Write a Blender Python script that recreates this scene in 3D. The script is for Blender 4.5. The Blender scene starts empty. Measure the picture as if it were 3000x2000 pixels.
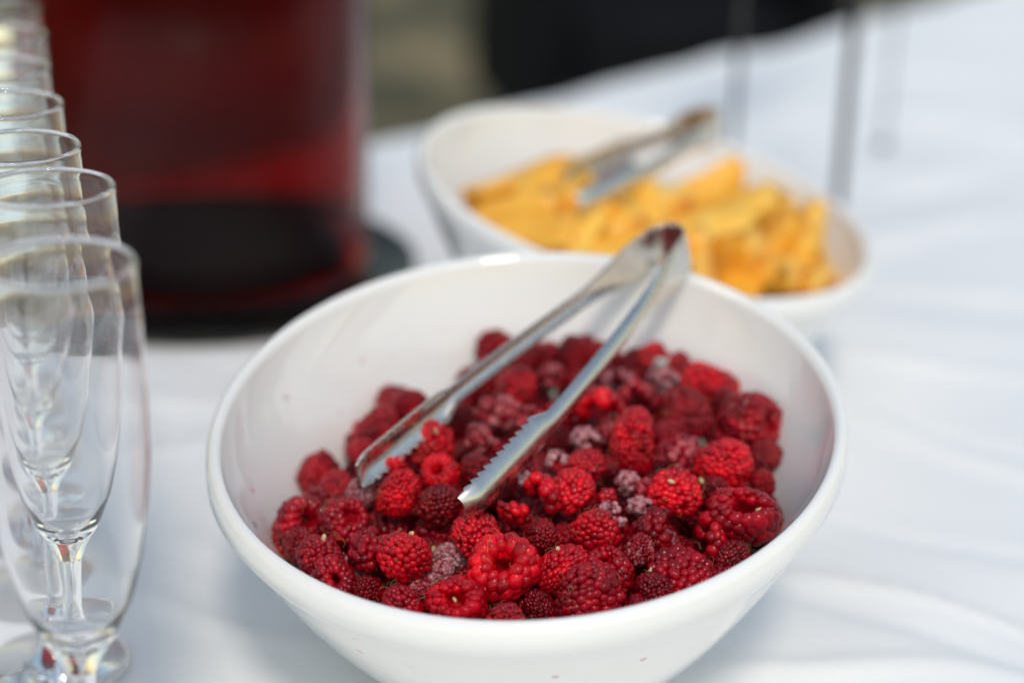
import bpy, math, random
import numpy as np
from mathutils import Vector, Matrix, Quaternion

S = bpy.context.scene
COL = S.collection
R = math.radians
rng = np.random.default_rng(11)
random.seed(11)

# ------------------------------------------------------------------ camera
CAM_H, PITCH, ROLL, LENS = 0.4239, 0.3703, 0.0272, 65.94          # metres above the table top, radians, mm
cam_d = bpy.data.cameras.new('camera')
cam = bpy.data.objects.new('camera', cam_d)
COL.objects.link(cam)
cam.location = (0, 0, CAM_H)
cam.rotation_euler = (Matrix.Rotation(R(90) - PITCH, 4, 'X') @ Matrix.Rotation(ROLL, 4, 'Z')).to_euler()
cam_d.lens = LENS
cam_d.sensor_width = 36
cam_d.clip_start = 0.02
cam_d.clip_end = 400
cam_d.dof.use_dof = True
cam_d.dof.focus_distance = 0.712
cam_d.dof.aperture_fstop = 2.8
cam_d.dof.aperture_blades = 9
S.camera = cam

# ------------------------------------------------------------------ light
SUN_EL, SUN_AZ = 52.0, -84.0       # azimuth measured from +X towards +Y (degrees): behind the camera
w = bpy.data.worlds.new('World')
S.world = w
w.use_nodes = True
nt = w.node_tree
bg = nt.nodes['Background']
sky = nt.nodes.new('ShaderNodeTexSky')
sky.sky_type = 'NISHITA'
sky.sun_disc = False
sky.sun_elevation = R(SUN_EL)
sky.sun_rotation = R(90.0 - SUN_AZ)
sky.dust_density = 1.0
sky.ozone_density = 1.0
sky.air_density = 1.7
nt.links.new(sky.outputs[0], bg.inputs[0])
bg.inputs[1].default_value = 0.15
sun_d = bpy.data.lights.new('sun', 'SUN')
sun_d.energy = 1.3
sun_d.angle = R(10)
sun_d.color = (1.0, 0.98, 0.95)
sun = bpy.data.objects.new('sun', sun_d)
COL.objects.link(sun)
sdir = Vector((math.cos(R(SUN_AZ)) * math.cos(R(SUN_EL)), math.sin(R(SUN_AZ)) * math.cos(R(SUN_EL)), math.sin(R(SUN_EL))))
sun.rotation_euler = sdir.to_track_quat('Z', 'Y').to_euler()
sun.location = sdir * 3
S.view_settings.view_transform = 'Standard'
S.view_settings.look = 'None'
S.view_settings.gamma = 1
S.view_settings.use_curve_mapping = False
S.view_settings.exposure = 0.08
S.view_settings.use_white_balance = True
S.view_settings.white_balance_temperature = 7350
S.render.engine = 'CYCLES'
cy = S.cycles
cy.use_denoising = True
cy.max_bounces = 24
cy.transmission_bounces = 24
cy.glossy_bounces = 8
cy.diffuse_bounces = 4
cy.transparent_max_bounces = 24
cy.volume_bounces = 0
cy.caustics_refractive = True
cy.caustics_reflective = True
cy.blur_glossy = 0.6
cy.sample_clamp_indirect = 6.0

# ------------------------------------------------------------------ pixel helper (3000 x 2000 photograph)
FPX = LENS / 36 * 3000
def ray(px, py):
    a = (px - 1500) / FPX; b = (py - 1000) / FPX
    u = a * math.cos(ROLL) + b * math.sin(ROLL)
    v = a * math.sin(ROLL) - b * math.cos(ROLL)
    return Vector((u, math.cos(PITCH) + v * math.sin(PITCH), -math.sin(PITCH) + v * math.cos(PITCH)))
def on_z(px, py, z):
    d = ray(px, py)
    k = (z - CAM_H) / d.z
    return Vector((0, 0, CAM_H)) + d * k

# ------------------------------------------------------------------ object helpers
def tag(o, label=None, cat=None, group=None, kind=None):
    if label: o['label'] = label
    if cat: o['category'] = cat
    if group: o['group'] = group
    if kind: o['kind'] = kind
    return o
def empty(name, loc=(0, 0, 0)):
    o = bpy.data.objects.new(name, None)
    o.empty_display_size = 0.02
    COL.objects.link(o)
    o.location = loc
    return o
def mesh(name, v, f, mats, smooth=True, mi=None):
    me = bpy.data.meshes.new(name)
    me.from_pydata([tuple(map(float, p)) for p in v], [], [tuple(map(int, q)) for q in f])
    for m in (mats if isinstance(mats, (list, tuple)) else [mats]):
        me.materials.append(m)
    me.polygons.foreach_set('use_smooth', np.full(len(me.polygons), smooth))
    if mi is not None:
        me.polygons.foreach_set('material_index', np.asarray(mi, dtype=np.int32))
    me.update()
    return me
def obj(name, me, parent=None, loc=None):
    o = bpy.data.objects.new(name, me)
    COL.objects.link(o)
    if parent is not None: o.parent = parent
    if loc is not None: o.location = loc
    return o
def lathe(profile, n=64, closed=False):
    """profile of (r, z); returns verts, faces; r == 0 ends close into a fan."""
    v, f, rows = [], [], []
    for (r, z) in profile:
        if r < 1e-7:
            rows.append([len(v)]); v.append((0, 0, z))
        else:
            rows.append(list(range(len(v), len(v) + n)))
            for i in range(n):
                a = 2 * math.pi * i / n
                v.append((r * math.cos(a), r * math.sin(a), z))
    pairs = list(zip(rows[:-1], rows[1:]))
    if closed: pairs.append((rows[-1], rows[0]))
    for a, b in pairs:
        for i in range(n):
            j = (i + 1) % n
            if len(a) == 1 and len(b) == 1: continue
            if len(a) == 1: f.append((a[0], b[j], b[i]))
            elif len(b) == 1: f.append((a[i], a[j], b[0]))
            else: f.append((a[i], a[j], b[j], b[i]))
    return v, f
def box(x0, x1, y0, y1, z0, z1):
    v = [(x, y, z) for z in (z0, z1) for y in (y0, y1) for x in (x0, x1)]
    f = [(0, 2, 3, 1), (4, 5, 7, 6), (0, 1, 5, 4), (2, 6, 7, 3), (0, 4, 6, 2), (1, 3, 7, 5)]
    return v, f
def bevel(o, wdt, seg=3):
    m = o.modifiers.new('bevel', 'BEVEL'); m.width = wdt; m.segments = seg; m.limit_method = 'ANGLE'
def smooth_path(pts, n):
    """Catmull-Rom through points."""
    P = [np.array(p, float) for p in pts]
    P = [2 * P[0] - P[1]] + P + [2 * P[-1] - P[-2]]
    out = []
    m = len(P) - 3
    for k in range(n):
        t = k / (n - 1) * m
        i = min(int(t), m - 1); t -= i
        a, b, c, d = P[i:i + 4]
        out.append(0.5 * ((2 * b) + (c - a) * t + (2 * a - 5 * b + 4 * c - d) * t * t + (3 * b - a - 3 * c + d) * t ** 3))
    return out
def vnoise(p, seed=0):
    """smooth 2-D value noise, p: (...,2) array"""
    r = np.random.default_rng(seed).random((64, 64))
    i = np.floor(p).astype(int); t = p - i; t = t * t * (3 - 2 * t)
    x0, y0 = i[..., 0] % 64, i[..., 1] % 64; x1, y1 = (x0 + 1) % 64, (y0 + 1) % 64
    a = r[x0, y0] * (1 - t[..., 0]) + r[x1, y0] * t[..., 0]
    b = r[x0, y1] * (1 - t[..., 0]) + r[x1, y1] * t[..., 0]
    return a * (1 - t[..., 1]) + b * t[..., 1] - 0.5

# ------------------------------------------------------------------ materials
def mat(name):
    m = bpy.data.materials.new(name); m.use_nodes = True
    return m, m.node_tree, m.node_tree.nodes['Principled BSDF']
def setp(b, **k):
    for n, v in k.items():
        n = n.replace('_', ' ')
        b.inputs[n].default_value = v if not (isinstance(v, tuple) and len(v) == 3 and n != 'Subsurface Radius') else (*v, 1)
def N(t, kind, **k):
    n = t.nodes.new(kind)
    for a, v in k.items(): setattr(n, a, v)
    return n
def noise(t, scale, detail=3, rough=0.55, src='Object', vec=None):
    n = N(t, 'ShaderNodeTexNoise')
    n.inputs['Scale'].default_value = scale; n.inputs['Detail'].default_value = detail; n.inputs['Roughness'].default_value = rough
    if vec is None:
        c = N(t, 'ShaderNodeTexCoord'); vec = c.outputs[src]
    t.links.new(vec, n.inputs['Vector'])
    return n.outputs['Fac']
def ramp(t, fac, stops):
    r = N(t, 'ShaderNodeValToRGB')
    while len(r.color_ramp.elements) < len(stops): r.color_ramp.elements.new(0.5)
    for e, (p, c) in zip(r.color_ramp.elements, stops):
        e.position = p; e.color = (*c, 1) if len(c) == 3 else c
    t.links.new(fac, r.inputs[0])
    return r.outputs[0]
def bump(t, b, h, strength=0.3, dist=0.001):
    n = N(t, 'ShaderNodeBump'); n.inputs['Strength'].default_value = strength; n.inputs['Distance'].default_value = dist
    t.links.new(h, n.inputs['Height']); t.links.new(n.outputs[0], b.inputs['Normal'])
    return n
def math_n(t, op, a, b=None, clamp=False):
    n = N(t, 'ShaderNodeMath', operation=op, use_clamp=clamp)
    for i, x in enumerate((a, b)):
        if x is None: continue
        if isinstance(x, (int, float)): n.inputs[i].default_value = x
        else: t.links.new(x, n.inputs[i])
    return n.outputs[0]

# white cotton cloth
M_CLOTH, t, b = mat('white_cotton')
setp(b, Roughness=0.85, Sheen_Weight=0.15, Specular_IOR_Level=0.25)
t.links.new(ramp(t, noise(t, 5, 4), [(0.3, (0.80, 0.805, 0.815)), (0.7, (0.84, 0.84, 0.845))]), b.inputs['Base Color'])
wv = N(t, 'ShaderNodeTexWave', wave_type='BANDS'); wv.inputs['Scale'].default_value = 500; wv.inputs['Distortion'].default_value = 1.0
tc = N(t, 'ShaderNodeTexCoord'); t.links.new(tc.outputs['Object'], wv.inputs['Vector'])
bump(t, b, math_n(t, 'ADD', math_n(t, 'MULTIPLY', wv.outputs['Fac'], 0.15), noise(t, 90, 4)), 0.12, 0.0008)

# glazed porcelain
M_PORC, t, b = mat('white_porcelain')
setp(b, Base_Color=(0.85, 0.845, 0.83), Roughness=0.03, Specular_IOR_Level=0.6, Coat_Weight=0.4, Coat_Roughness=0.03, Subsurface_Weight=0.05, Subsurface_Scale=0.01)
b.inputs['Subsurface Radius'].default_value = (1, 0.8, 0.6)
bump(t, b, noise(t, 18, 2), 0.03, 0.004)

# the same porcelain with a few juice specks and smears above the berries
M_PORC_STAINED = M_PORC.copy(); M_PORC_STAINED.name = 'juice_specked_porcelain'
t = M_PORC_STAINED.node_tree; b = t.nodes['Principled BSDF']
tc = N(t, 'ShaderNodeTexCoord'); sx = N(t, 'ShaderNodeSeparateXYZ'); t.links.new(tc.outputs['Object'], sx.inputs[0])
vz = N(t, 'ShaderNodeTexVoronoi'); vz.inputs['Scale'].default_value = 85; t.links.new(tc.outputs['Object'], vz.inputs['Vector'])
spk = math_n(t, 'LESS_THAN', vz.outputs['Distance'], 0.13)
sm = N(t, 'ShaderNodeMapRange', clamp=True); sm.inputs['From Min'].default_value = 0.60; sm.inputs['From Max'].default_value = 0.78; t.links.new(noise(t, 45, 4, 0.6), sm.inputs['Value'])
pat = N(t, 'ShaderNodeMapRange', clamp=True); pat.inputs['From Min'].default_value = 0.50; pat.inputs['From Max'].default_value = 0.60; t.links.new(noise(t, 14, 2), pat.inputs['Value'])
zm = N(t, 'ShaderNodeMapRange', clamp=True); zm.inputs['From Min'].default_value = 0.118; zm.inputs['From Max'].default_value = 0.085; t.links.new(sx.outputs['Z'], zm.inputs['Value'])
rad2 = math_n(t, 'LESS_THAN', math_n(t, 'ADD', math_n(t, 'MULTIPLY', sx.outputs['X'], sx.outputs['X']), math_n(t, 'MULTIPLY', sx.outputs['Y'], sx.outputs['Y'])), 0.0150)
stn = math_n(t, 'MULTIPLY', math_n(t, 'MULTIPLY', math_n(t, 'MAXIMUM', math_n(t, 'MULTIPLY', spk, 0.8), math_n(t, 'MULTIPLY', sm.outputs[0], 0.5)), pat.outputs[0]), math_n(t, 'MULTIPLY', zm.outputs[0], math_n(t, 'MULTIPLY', rad2, math_n(t, 'GREATER_THAN', sx.outputs['Z'], 0.05))))
mxs = N(t, 'ShaderNodeMix', data_type='RGBA'); t.links.new(stn, mxs.inputs[0]); mxs.inputs[6].default_value = (0.85, 0.845, 0.83, 1); mxs.inputs[7].default_value = (0.55, 0.08, 0.14, 1)
t.links.new(mxs.outputs[2], b.inputs['Base Color'])

# polished stainless steel with fine scuffs
M_STEEL, t, b = mat('stainless_steel')
setp(b, Base_Color=(0.70, 0.655, 0.595), Metallic=1.0)
t.links.new(ramp(t, noise(t, 260, 5, 0.65), [(0.35, (0.18,) * 3), (0.7, (0.36,) * 3)]), b.inputs['Roughness'])
bump(t, b, noise(t, 420, 3), 0.05, 0.0005)

# clear glass
M_GLASS, t, b = mat('clear_glass')
setp(b, Base_Color=(1.0, 1.0, 1.0), Roughness=0.0, IOR=1.50, Transmission_Weight=1.0)

# ribbed glass of the dispenser and red drink
M_DGLASS, t, b = mat('ribbed_glass')
setp(b, Base_Color=(1.0, 0.98, 0.98), Roughness=0.02, IOR=1.20, Transmission_Weight=1.0)
M_DRINK, t, b = mat('red_drink')
setp(b, Base_Color=(1.0, 0.9, 0.88), Roughness=0.0, IOR=1.08, Transmission_Weight=1.0)
va = N(t, 'ShaderNodeVolumeAbsorption'); va.inputs['Color'].default_value = (0.925, 0.10, 0.02, 1); va.inputs['Density'].default_value = 66
t.links.new(va.outputs[0], t.nodes['Material Output'].inputs['Volume'])
M_BLACKGLOSS, t, b = mat('black_lacquer')
setp(b, Base_Color=(0.006, 0.007, 0.007), Roughness=0.3, Specular_IOR_Level=0.12)
t.links.new(ramp(t, noise(t, 30, 3), [(0.3, (0.2,) * 3), (0.7, (0.4,) * 3)]), b.inputs['Roughness'])

M_BLACK, t, b = mat('black_fabric')
setp(b, Roughness=0.95, Specular_IOR_Level=0.1)
t.links.new(ramp(t, noise(t, 14, 4), [(0.3, (0.004, 0.005, 0.006)), (0.7, (0.010, 0.011, 0.013))]), b.inputs['Base Color'])
M_MAROON, t, b = mat('dark_maroon_fabric')
setp(b, Roughness=0.95, Specular_IOR_Level=0.1)
t.links.new(ramp(t, noise(t, 14, 4), [(0.3, (0.012, 0.004, 0.006)), (0.7, (0.03, 0.008, 0.012))]), b.inputs['Base Color'])
M_DARKWOOD, t, b = mat('dark_metal')
setp(b, Base_Color=(0.008, 0.009, 0.010), Roughness=0.5)

M_GROUND, t, b = mat('dry_ground')
setp(b, Roughness=0.95)
g1 = noise(t, 2.6, 4, 0.55); g2 = noise(t, 38, 4, 0.7)
t.links.new(ramp(t, math_n(t, 'ADD', math_n(t, 'MULTIPLY', g1, 0.75), math_n(t, 'MULTIPLY', g2, 0.25)),
    [(0.40, (0.030, 0.030, 0.014)), (0.5, (0.095, 0.080, 0.040)), (0.58, (0.22, 0.17, 0.09))]), b.inputs['Base Color'])
bump(t, b, g2, 0.6, 0.02)

# raspberry flesh: per-drupelet variation, frost amount in the object's colour alpha
def raspberry_mat(name, core=False):
    m, t, b = mat(name)
    oi = N(t, 'ShaderNodeObjectInfo')
    ge = N(t, 'ShaderNodeNewGeometry')
    tc = N(t, 'ShaderNodeTexCoord')
    vr = ramp(t, ge.outputs['Random Per Island'], [(0.0, (0.62,) * 3), (0.5, (1.0,) * 3), (1.0, (1.35,) * 3)])
    mx = N(t, 'ShaderNodeMix', data_type='RGBA', blend_type='MULTIPLY'); mx.inputs[0].default_value = 1
    rp = ramp(t, noise(t, 0.8, 2, 0.5, vec=tc.outputs['Object']), [(0.3, (0.6, 0.5, 0.6)), (0.5, (0.95, 0.95, 0.95)), (0.7, (1.4, 1.6, 1.2))])
    m0 = N(t, 'ShaderNodeMix', data_type='RGBA', blend_type='MULTIPLY'); m0.inputs[0].default_value = 1
    t.links.new(oi.outputs['Color'], m0.inputs[6]); t.links.new(rp, m0.inputs[7])
    t.links.new(m0.outputs[2], mx.inputs[6]); t.links.new(vr, mx.inputs[7])
    fine = noise(t, 13, 4, 0.75, vec=tc.outputs['Object'])
    mid = noise(t, 1.9, 3, 0.6, vec=tc.outputs['Object'])
    # frost: alpha of the object colour lifts the threshold, islands differ
    lev = math_n(t, 'ADD', math_n(t, 'MULTIPLY', mid, 1.1), math_n(t, 'MULTIPLY', ge.outputs['Random Per Island'], 0.35))
    lev = math_n(t, 'ADD', lev, math_n(t, 'MULTIPLY', fine, 0.45))
    lev = math_n(t, 'ADD', lev, math_n(t, 'MULTIPLY', oi.outputs['Alpha'], 1.5))
    fr = N(t, 'ShaderNodeMapRange', clamp=True)
    fr.inputs['From Min'].default_value = 1.45; fr.inputs['From Max'].default_value = 2.0
    fr.inputs['To Max'].default_value = 0.82
    t.links.new(lev, fr.inputs['Value'])
    fm = N(t, 'ShaderNodeMix', data_type='RGBA')
    t.links.new(fr.outputs[0], fm.inputs[0]); t.links.new(mx.outputs[2], fm.inputs[6]); fm.inputs[7].default_value = (0.74, 0.44, 0.47, 1)
    t.links.new(fm.outputs[2], b.inputs['Base Color'])
    rm = N(t, 'ShaderNodeMapRange'); rm.inputs['To Min'].default_value = 0.5 if core else 0.07; rm.inputs['To Max'].default_value = 0.85
    t.links.new(math_n(t, 'ADD', fr.outputs[0], math_n(t, 'MULTIPLY', mid, 0.18)), rm.inputs['Value'])
    t.links.new(rm.outputs[0], b.inputs['Roughness'])
    setp(b, Subsurface_Weight=0.2, Subsurface_Scale=0.0007, Specular_IOR_Level=0.34, IOR=1.40, Coat_Roughness=0.04, Coat_IOR=1.5)
    b.inputs['Subsurface Radius'].default_value = (1.0, 0.12, 0.14)
    if not core: t.links.new(math_n(t, 'SUBTRACT', 0.22, fr.outputs[0], True), b.inputs['Coat Weight'])
    bump(t, b, math_n(t, 'MULTIPLY', fine, math_n(t, 'ADD', fr.outputs[0], 0.12)), 0.5, 0.0007)
    return m
M_RASP = raspberry_mat('raspberry_flesh')
M_CORE = raspberry_mat('raspberry_core', True)
M_HAIR, t, b = mat('golden_hair')
setp(b, Base_Color=(0.5, 0.27, 0.08), Roughness=0.5)
M_SEED, t, b = mat('pale_seed')
setp(b, Roughness=0.5)
t.links.new(ramp(t, noise(t, 900, 2), [(0.3, (0.55, 0.36, 0.16)), (0.7, (0.72, 0.55, 0.33))]), b.inputs['Base Color'])

# peach flesh and skin
M_PEACH, t, b = mat('peach_flesh')
setp(b, Roughness=0.3, Subsurface_Weight=0.3, Subsurface_Scale=0.006)
b.inputs['Subsurface Radius'].default_value = (1, 0.5, 0.1)
oi = N(t, 'ShaderNodeObjectInfo')
pm = N(t, 'ShaderNodeMix', data_type='RGBA'); t.links.new(oi.outputs['Random'], pm.inputs[0])
t.links.new(ramp(t, noise(t, 70, 4), [(0.3, (0.95, 0.50, 0.06)), (0.7, (0.97, 0.66, 0.15))]), pm.inputs[6])
t.links.new(ramp(t, noise(t, 70, 4), [(0.3, (0.94, 0.38, 0.03)), (0.7, (0.96, 0.52, 0.07))]), pm.inputs[7])
t.links.new(pm.outputs[2], b.inputs['Base Color'])
M_PSKIN, t, b = mat('peach_skin')
setp(b, Roughness=0.5)
t.links.new(ramp(t, noise(t, 45, 4), [(0.32, (0.62, 0.10, 0.02)), (0.45, (0.84, 0.30, 0.04)), (0.62, (0.88, 0.52, 0.10))]), b.inputs['Base Color'])

# ------------------------------------------------------------------ ground
GZ = -0.75
v = [(-60, -60, GZ), (60, -60, GZ), (60, 60, GZ), (-60, 60, GZ)]
tag(obj('ground', mesh('ground', v, [(0, 1, 2, 3)], M_GROUND)), 'dry olive brown ground beyond the table', kind='structure')

# ------------------------------------------------------------------ tablecloth (draped over a long table)
E0 = np.array([-0.120, 1.574]); EA = math.atan2(0.616, 0.550)
ee = np.array([math.cos(EA), math.sin(EA)]); en = np.array([-math.sin(EA), math.cos(EA)])   # along the far edge / outwards
LA, LB, WID, DROP = -1.6, 2.1, 1.25, 0.72
def fold(q, L0, L1, rad=0.014):
    """table coordinate -> (position, drop) rounding over both ends"""
    pos, drop = q.copy(), np.zeros_like(q)
    for edge, sg in ((L0, -1), (L1, 1)):
        d = (q - edge) * sg + rad
        m = d > 0
        arc = rad * math.pi / 2
        a = np.clip(d / rad, 0, math.pi / 2)
        pos = np.where(m, edge + sg * (-rad + rad * np.sin(a)), pos)
        drop = np.where(m, rad * (1 - np.cos(a)) + np.clip(d - arc, 0, None), drop)
    return pos, drop
def axis(L0, L1, lo, hi, fine, coarse):
    a = [L0 - DROP + i * 0.05 for i in range(int(DROP / 0.05))] + [L0 - 0.02 + i * 0.004 for i in range(10)]
    x = L0 + 0.02
    while x < L1 - 0.02:
        a.append(x); x += fine if lo < x < hi else coarse
    a += [L1 - 0.02 + i * 0.004 for i in range(10)] + [L1 + 0.02 + i * 0.05 for i in range(int(DROP / 0.05))]
    return np.array(sorted(a))
ax_s = axis(LA, LB, -0.85, 1.0, 0.0055, 0.025)
ax_t = axis(-WID, 0.0, -0.90, 0.0, 0.0055, 0.025)
SS, TT = np.meshgrid(ax_s, ax_t, indexing='ij')
ps, ds = fold(SS, LA, LB); pt, dt = fold(TT, -WID, 0.0)
X = E0[0] + ps * ee[0] + pt * en[0]; Y = E0[1] + ps * ee[1] + pt * en[1]
drop = np.maximum(ds, dt)
Z = -drop
P2 = np.stack([X, Y], -1)
flat = np.exp(-(drop / 0.05) ** 2)
und = vnoise(P2 * 7 + 3, 1) * 0.012 + vnoise(P2 * 16 + 9, 2) * 0.006
st = np.stack([SS * 3.2, TT * 11], -1)
und += vnoise(st, 3) * 0.004 + vnoise(np.stack([SS * 9, TT * 30], -1), 4) * 0.0016
def ridge(x0, y0, x1, y1, h, wd):
    a = np.array(on_z(x0, y0, 0)[:2]); c = np.array(on_z(x1, y1, 0)[:2]); L = np.linalg.norm(c - a); d = (c - a) / L
    u = (P2 - a) @ d; q = (P2 - a) @ np.array([-d[1], d[0]])
    q = q + 0.004 * np.sin(u * 38)
    end = 1 / (1 + np.exp(-(u + 0.005) / 0.012)) / (1 + np.exp((u - L - 0.005) / 0.03))
    return h * end * np.exp(-(q / wd) ** 2)
for r_ in [(2300, 1660, 3060, 1850, 0.0045, 0.0045), (2340, 1730, 3060, 1960, -0.003, 0.010), (2560, 1210, 3060, 1400, 0.003, 0.010),
           (2700, 1230, 3080, 1340, -0.002, 0.006), (430, 1010, 800, 1110, -0.004, 0.014), (420, 1160, 700, 1190, 0.003, 0.012),
           (450, 1560, 780, 1640, 0.0015, 0.012), (2450, 720, 3060, 640, 0.004, 0.02), (2560, 870, 3060, 930, -0.004, 0.022),
           (2650, 330, 3100, 420, 0.006, 0.03), (1200, 560, 1500, 620, 0.003, 0.02), (2500, 1040, 3080, 1120, 0.003, 0.008), (2480, 1500, 3080, 1640, -0.002, 0.007), (420, 1330, 640, 1290, 0.0025, 0.008), (430, 1760, 900, 1900, 0.002, 0.008), (2050, 1960, 3000, 1990, 0.003, 0.009), (2600, 560, 3080, 500, -0.005, 0.02)]:
    und += 1.5 * ridge(*r_)
# keep it level where things stand
for (cx, cyy, rr) in [(0.007, 0.709, 0.075), (0.074, 1.027, 0.075), (-0.2096, 1.2003, 0.16), (0.199, 1.365, 0.06), (0.394, 1.79, 0.06), (-0.18, 0.66, 0.06), (-0.15, 0.56, 0.05), (-0.24, 0.83, 0.06)]:
    d = np.hypot(X - cx, Y - cyy); und *= 1 - np.exp(-(np.clip(d - rr * 0.7, 0, None) / (rr * 0.5)) ** 2)
Z = Z + und * flat
wave_s = np.sin(SS * 31 + 1.3 * np.sin(SS * 9)) * 0.018 + np.sin(SS * 13 + 2) * 0.02
wave_t = np.sin(TT * 31 + 1.3 * np.sin(TT * 9)) * 0.018 + np.sin(TT * 13 + 2) * 0.02
amp = np.clip(drop / 0.5, 0, 1)
side_t = np.where(TT > -WID / 2, 1, -1) * (dt >= ds); side_s = np.where(SS > (LA + LB) / 2, 1, -1) * (ds > dt)
X = X + amp * (side_t * wave_s * en[0] + side_s * wave_t * ee[0]); Y = Y + amp * (side_t * wave_s * en[1] + side_s * wave_t * ee[1])
ns, nt_ = SS.shape
idx = np.arange(ns * nt_).reshape(ns, nt_)
F = np.stack([idx[:-1, :-1], idx[1:, :-1], idx[1:, 1:], idx[:-1, 1:]], -1).reshape(-1, 4)
me = bpy.data.meshes.new('tablecloth')
me.from_pydata(np.stack([X, Y, Z], -1).reshape(-1, 3).tolist(), [], F.tolist())
me.polygons.foreach_set('use_smooth', np.ones(len(me.polygons), bool)); me.materials.append(M_CLOTH); me.update()
tag(obj('tablecloth', me), 'creased white cotton tablecloth covering the long table', 'tablecloth')

# ------------------------------------------------------------------ dark chairs behind the table
def chair(name, loc, rz, m, label, wd=0.6):
    o = empty(name, loc); o.rotation_euler.z = rz
    tag(o, label, 'chair', 'dark chairs behind the table')
    h = wd / 2
    def part(nm, b_, bv, mm=m):
        p = obj(nm, mesh(nm, *box(*b_), mm, False), o); bevel(p, bv); return p
    part('seat', (-h, h, -0.27, 0.27, 0.30, 0.47), 0.05)
    part('backrest', (-h, h, 0.24, 0.36, 0.42, 0.92), 0.05)
    part('armrest', (-h - 0.09, -h - 0.004, -0.27, 0.34, 0.22, 0.62), 0.035)
    part('armrest', (h + 0.004, h + 0.09, -0.27, 0.34, 0.22, 0.62), 0.035)
    for sx in (-1, 1):
        for sy in (-1, 1):
            x, y = sx * (h - 0.03), sy * 0.21
            part('leg', (x - 0.022, x + 0.022, y - 0.022, y + 0.022, 0, 0.299), 0.006, M_DARKWOOD)
    return o
chair('armchair', (0.27, 3.75, GZ), R(12), M_BLACK, 'black armchair standing on the ground behind the far edge of the table', 0.46)
chair('armchair', (1.75, 4.3, GZ), R(-20), M_MAROON, 'very dark maroon armchair beyond the far corner of the table', 0.75)

# ------------------------------------------------------------------ drink dispenser
DX, DY = -0.2096, 1.2003
tray = obj('serving_tray', mesh('serving_tray', *lathe([(0, 0.001), (0.122, 0.001), (0.140, 0.006), (0.1435, 0.0125), (0.142, 0.0135), (0.137, 0.010), (0.128, 0.0085), (0, 0.0085)], 96), M_BLACKGLOSS), loc=(DX, DY, 0))
tag(tray, 'glossy black round tray under the drink dispenser', 'tray')
dis = empty('drink_dispenser', (DX, DY, 0.009))
tag(dis, 'large ribbed glass dispenser filled with dark red drink', 'dispenser')
obj('base_ring', mesh('base_ring', *lathe([(0, 0.0), (0.100, 0.0), (0.102, 0.001), (0.102, 0.003), (0.100, 0.0042), (0, 0.0042)], 96), M_BLACKGLOSS), dis)
# ribbed jar: outer wall with vertical flutes, smooth inner wall
prof_o = [(0.0, 0.0045), (0.106, 0.0045), (0.1092, 0.0053), (0.1105, 0.008), (0.1105, 0.016), (0.1105, 0.16), (0.1105, 0.29), (0.105, 0.305), (0.099, 0.31), (0.097, 0.308)]
prof_i = [(0.1015, 0.29), (0.1075, 0.28), (0.1075, 0.16), (0.1075, 0.0125), (0.1062, 0.008), (0.103, 0.0058), (0.0, 0.0058)]
v, f = lathe(prof_o + prof_i, 480)
v = np.array(v); rr = np.hypot(v[:, 0], v[:, 1]); an = np.arctan2(v[:, 1], v[:, 0])
k = np.where((rr > 0.108) & (v[:, 2] < 0.3), 1 + 0.0045 * np.cos(an * 96), 1.0)
v[:, 0] *= k; v[:, 1] *= k
obj('glass_jar', mesh('glass_jar', v, f, M_DGLASS), dis)
obj('added_dark_disc', mesh('added_dark_disc', *lathe([(0, 0.008), (0.096, 0.008), (0.097, 0.009), (0.096, 0.010), (0, 0.010)], 96), M_BLACK), dis)  # black disc added inside the drink to block the bright reflection off its bottom
dk = obj('drink', mesh('drink', *lathe([(0, 0.0056), (0.1032, 0.0056), (0.1064, 0.0079), (0.1078, 0.0124), (0.1078, 0.265), (0, 0.265)], 128), M_DRINK), dis)
lid = obj('lid', mesh('lid', *lathe([(0, 0.309), (0.107, 0.309), (0.109, 0.314), (0.109, 0.326), (0.103, 0.330), (0.02, 0.334), (0.02, 0.35), (0.0, 0.352)], 96), M_STEEL), dis)

# ------------------------------------------------------------------ tall thin metal stand behind the peach bowl
legs = [on_z(2132, 640, 0), on_z(2450, 645, 0), on_z(2588, 430, 0)]
ctr = sum(legs, Vector()) / 3
stand = empty('display_stand', (ctr.x, ctr.y, 0))
tag(stand, 'tall stand on thin dark metal rods behind the bowl of peach slices', 'stand')
SH = 0.42
for q, lr in zip(legs, (0.0024, 0.0038, 0.0013)):
    a, b2 = lathe([(0, 0.0005), (0.006, 0.0005), (0.006, 0.003), (lr, 0.005), (lr, SH), (0.0, SH)], 20)
    o = obj('leg', mesh('leg', a, b2, M_DARKWOOD), stand, loc=(q.x - ctr.x, q.y - ctr.y, 0))
cc = [(q.x - ctr.x, q.y - ctr.y) for q in legs]
vv = [(x * 1.06, y * 1.06, z) for z in (SH + 0.001, SH + 0.007) for (x, y) in cc]
sh = obj('shelf', mesh('shelf', vv, [(2, 1, 0), (3, 4, 5)] + [(k, (k + 1) % 3, 3 + (k + 1) % 3, 3 + k) for k in range(3)], M_DARKWOOD, False), stand)

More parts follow.
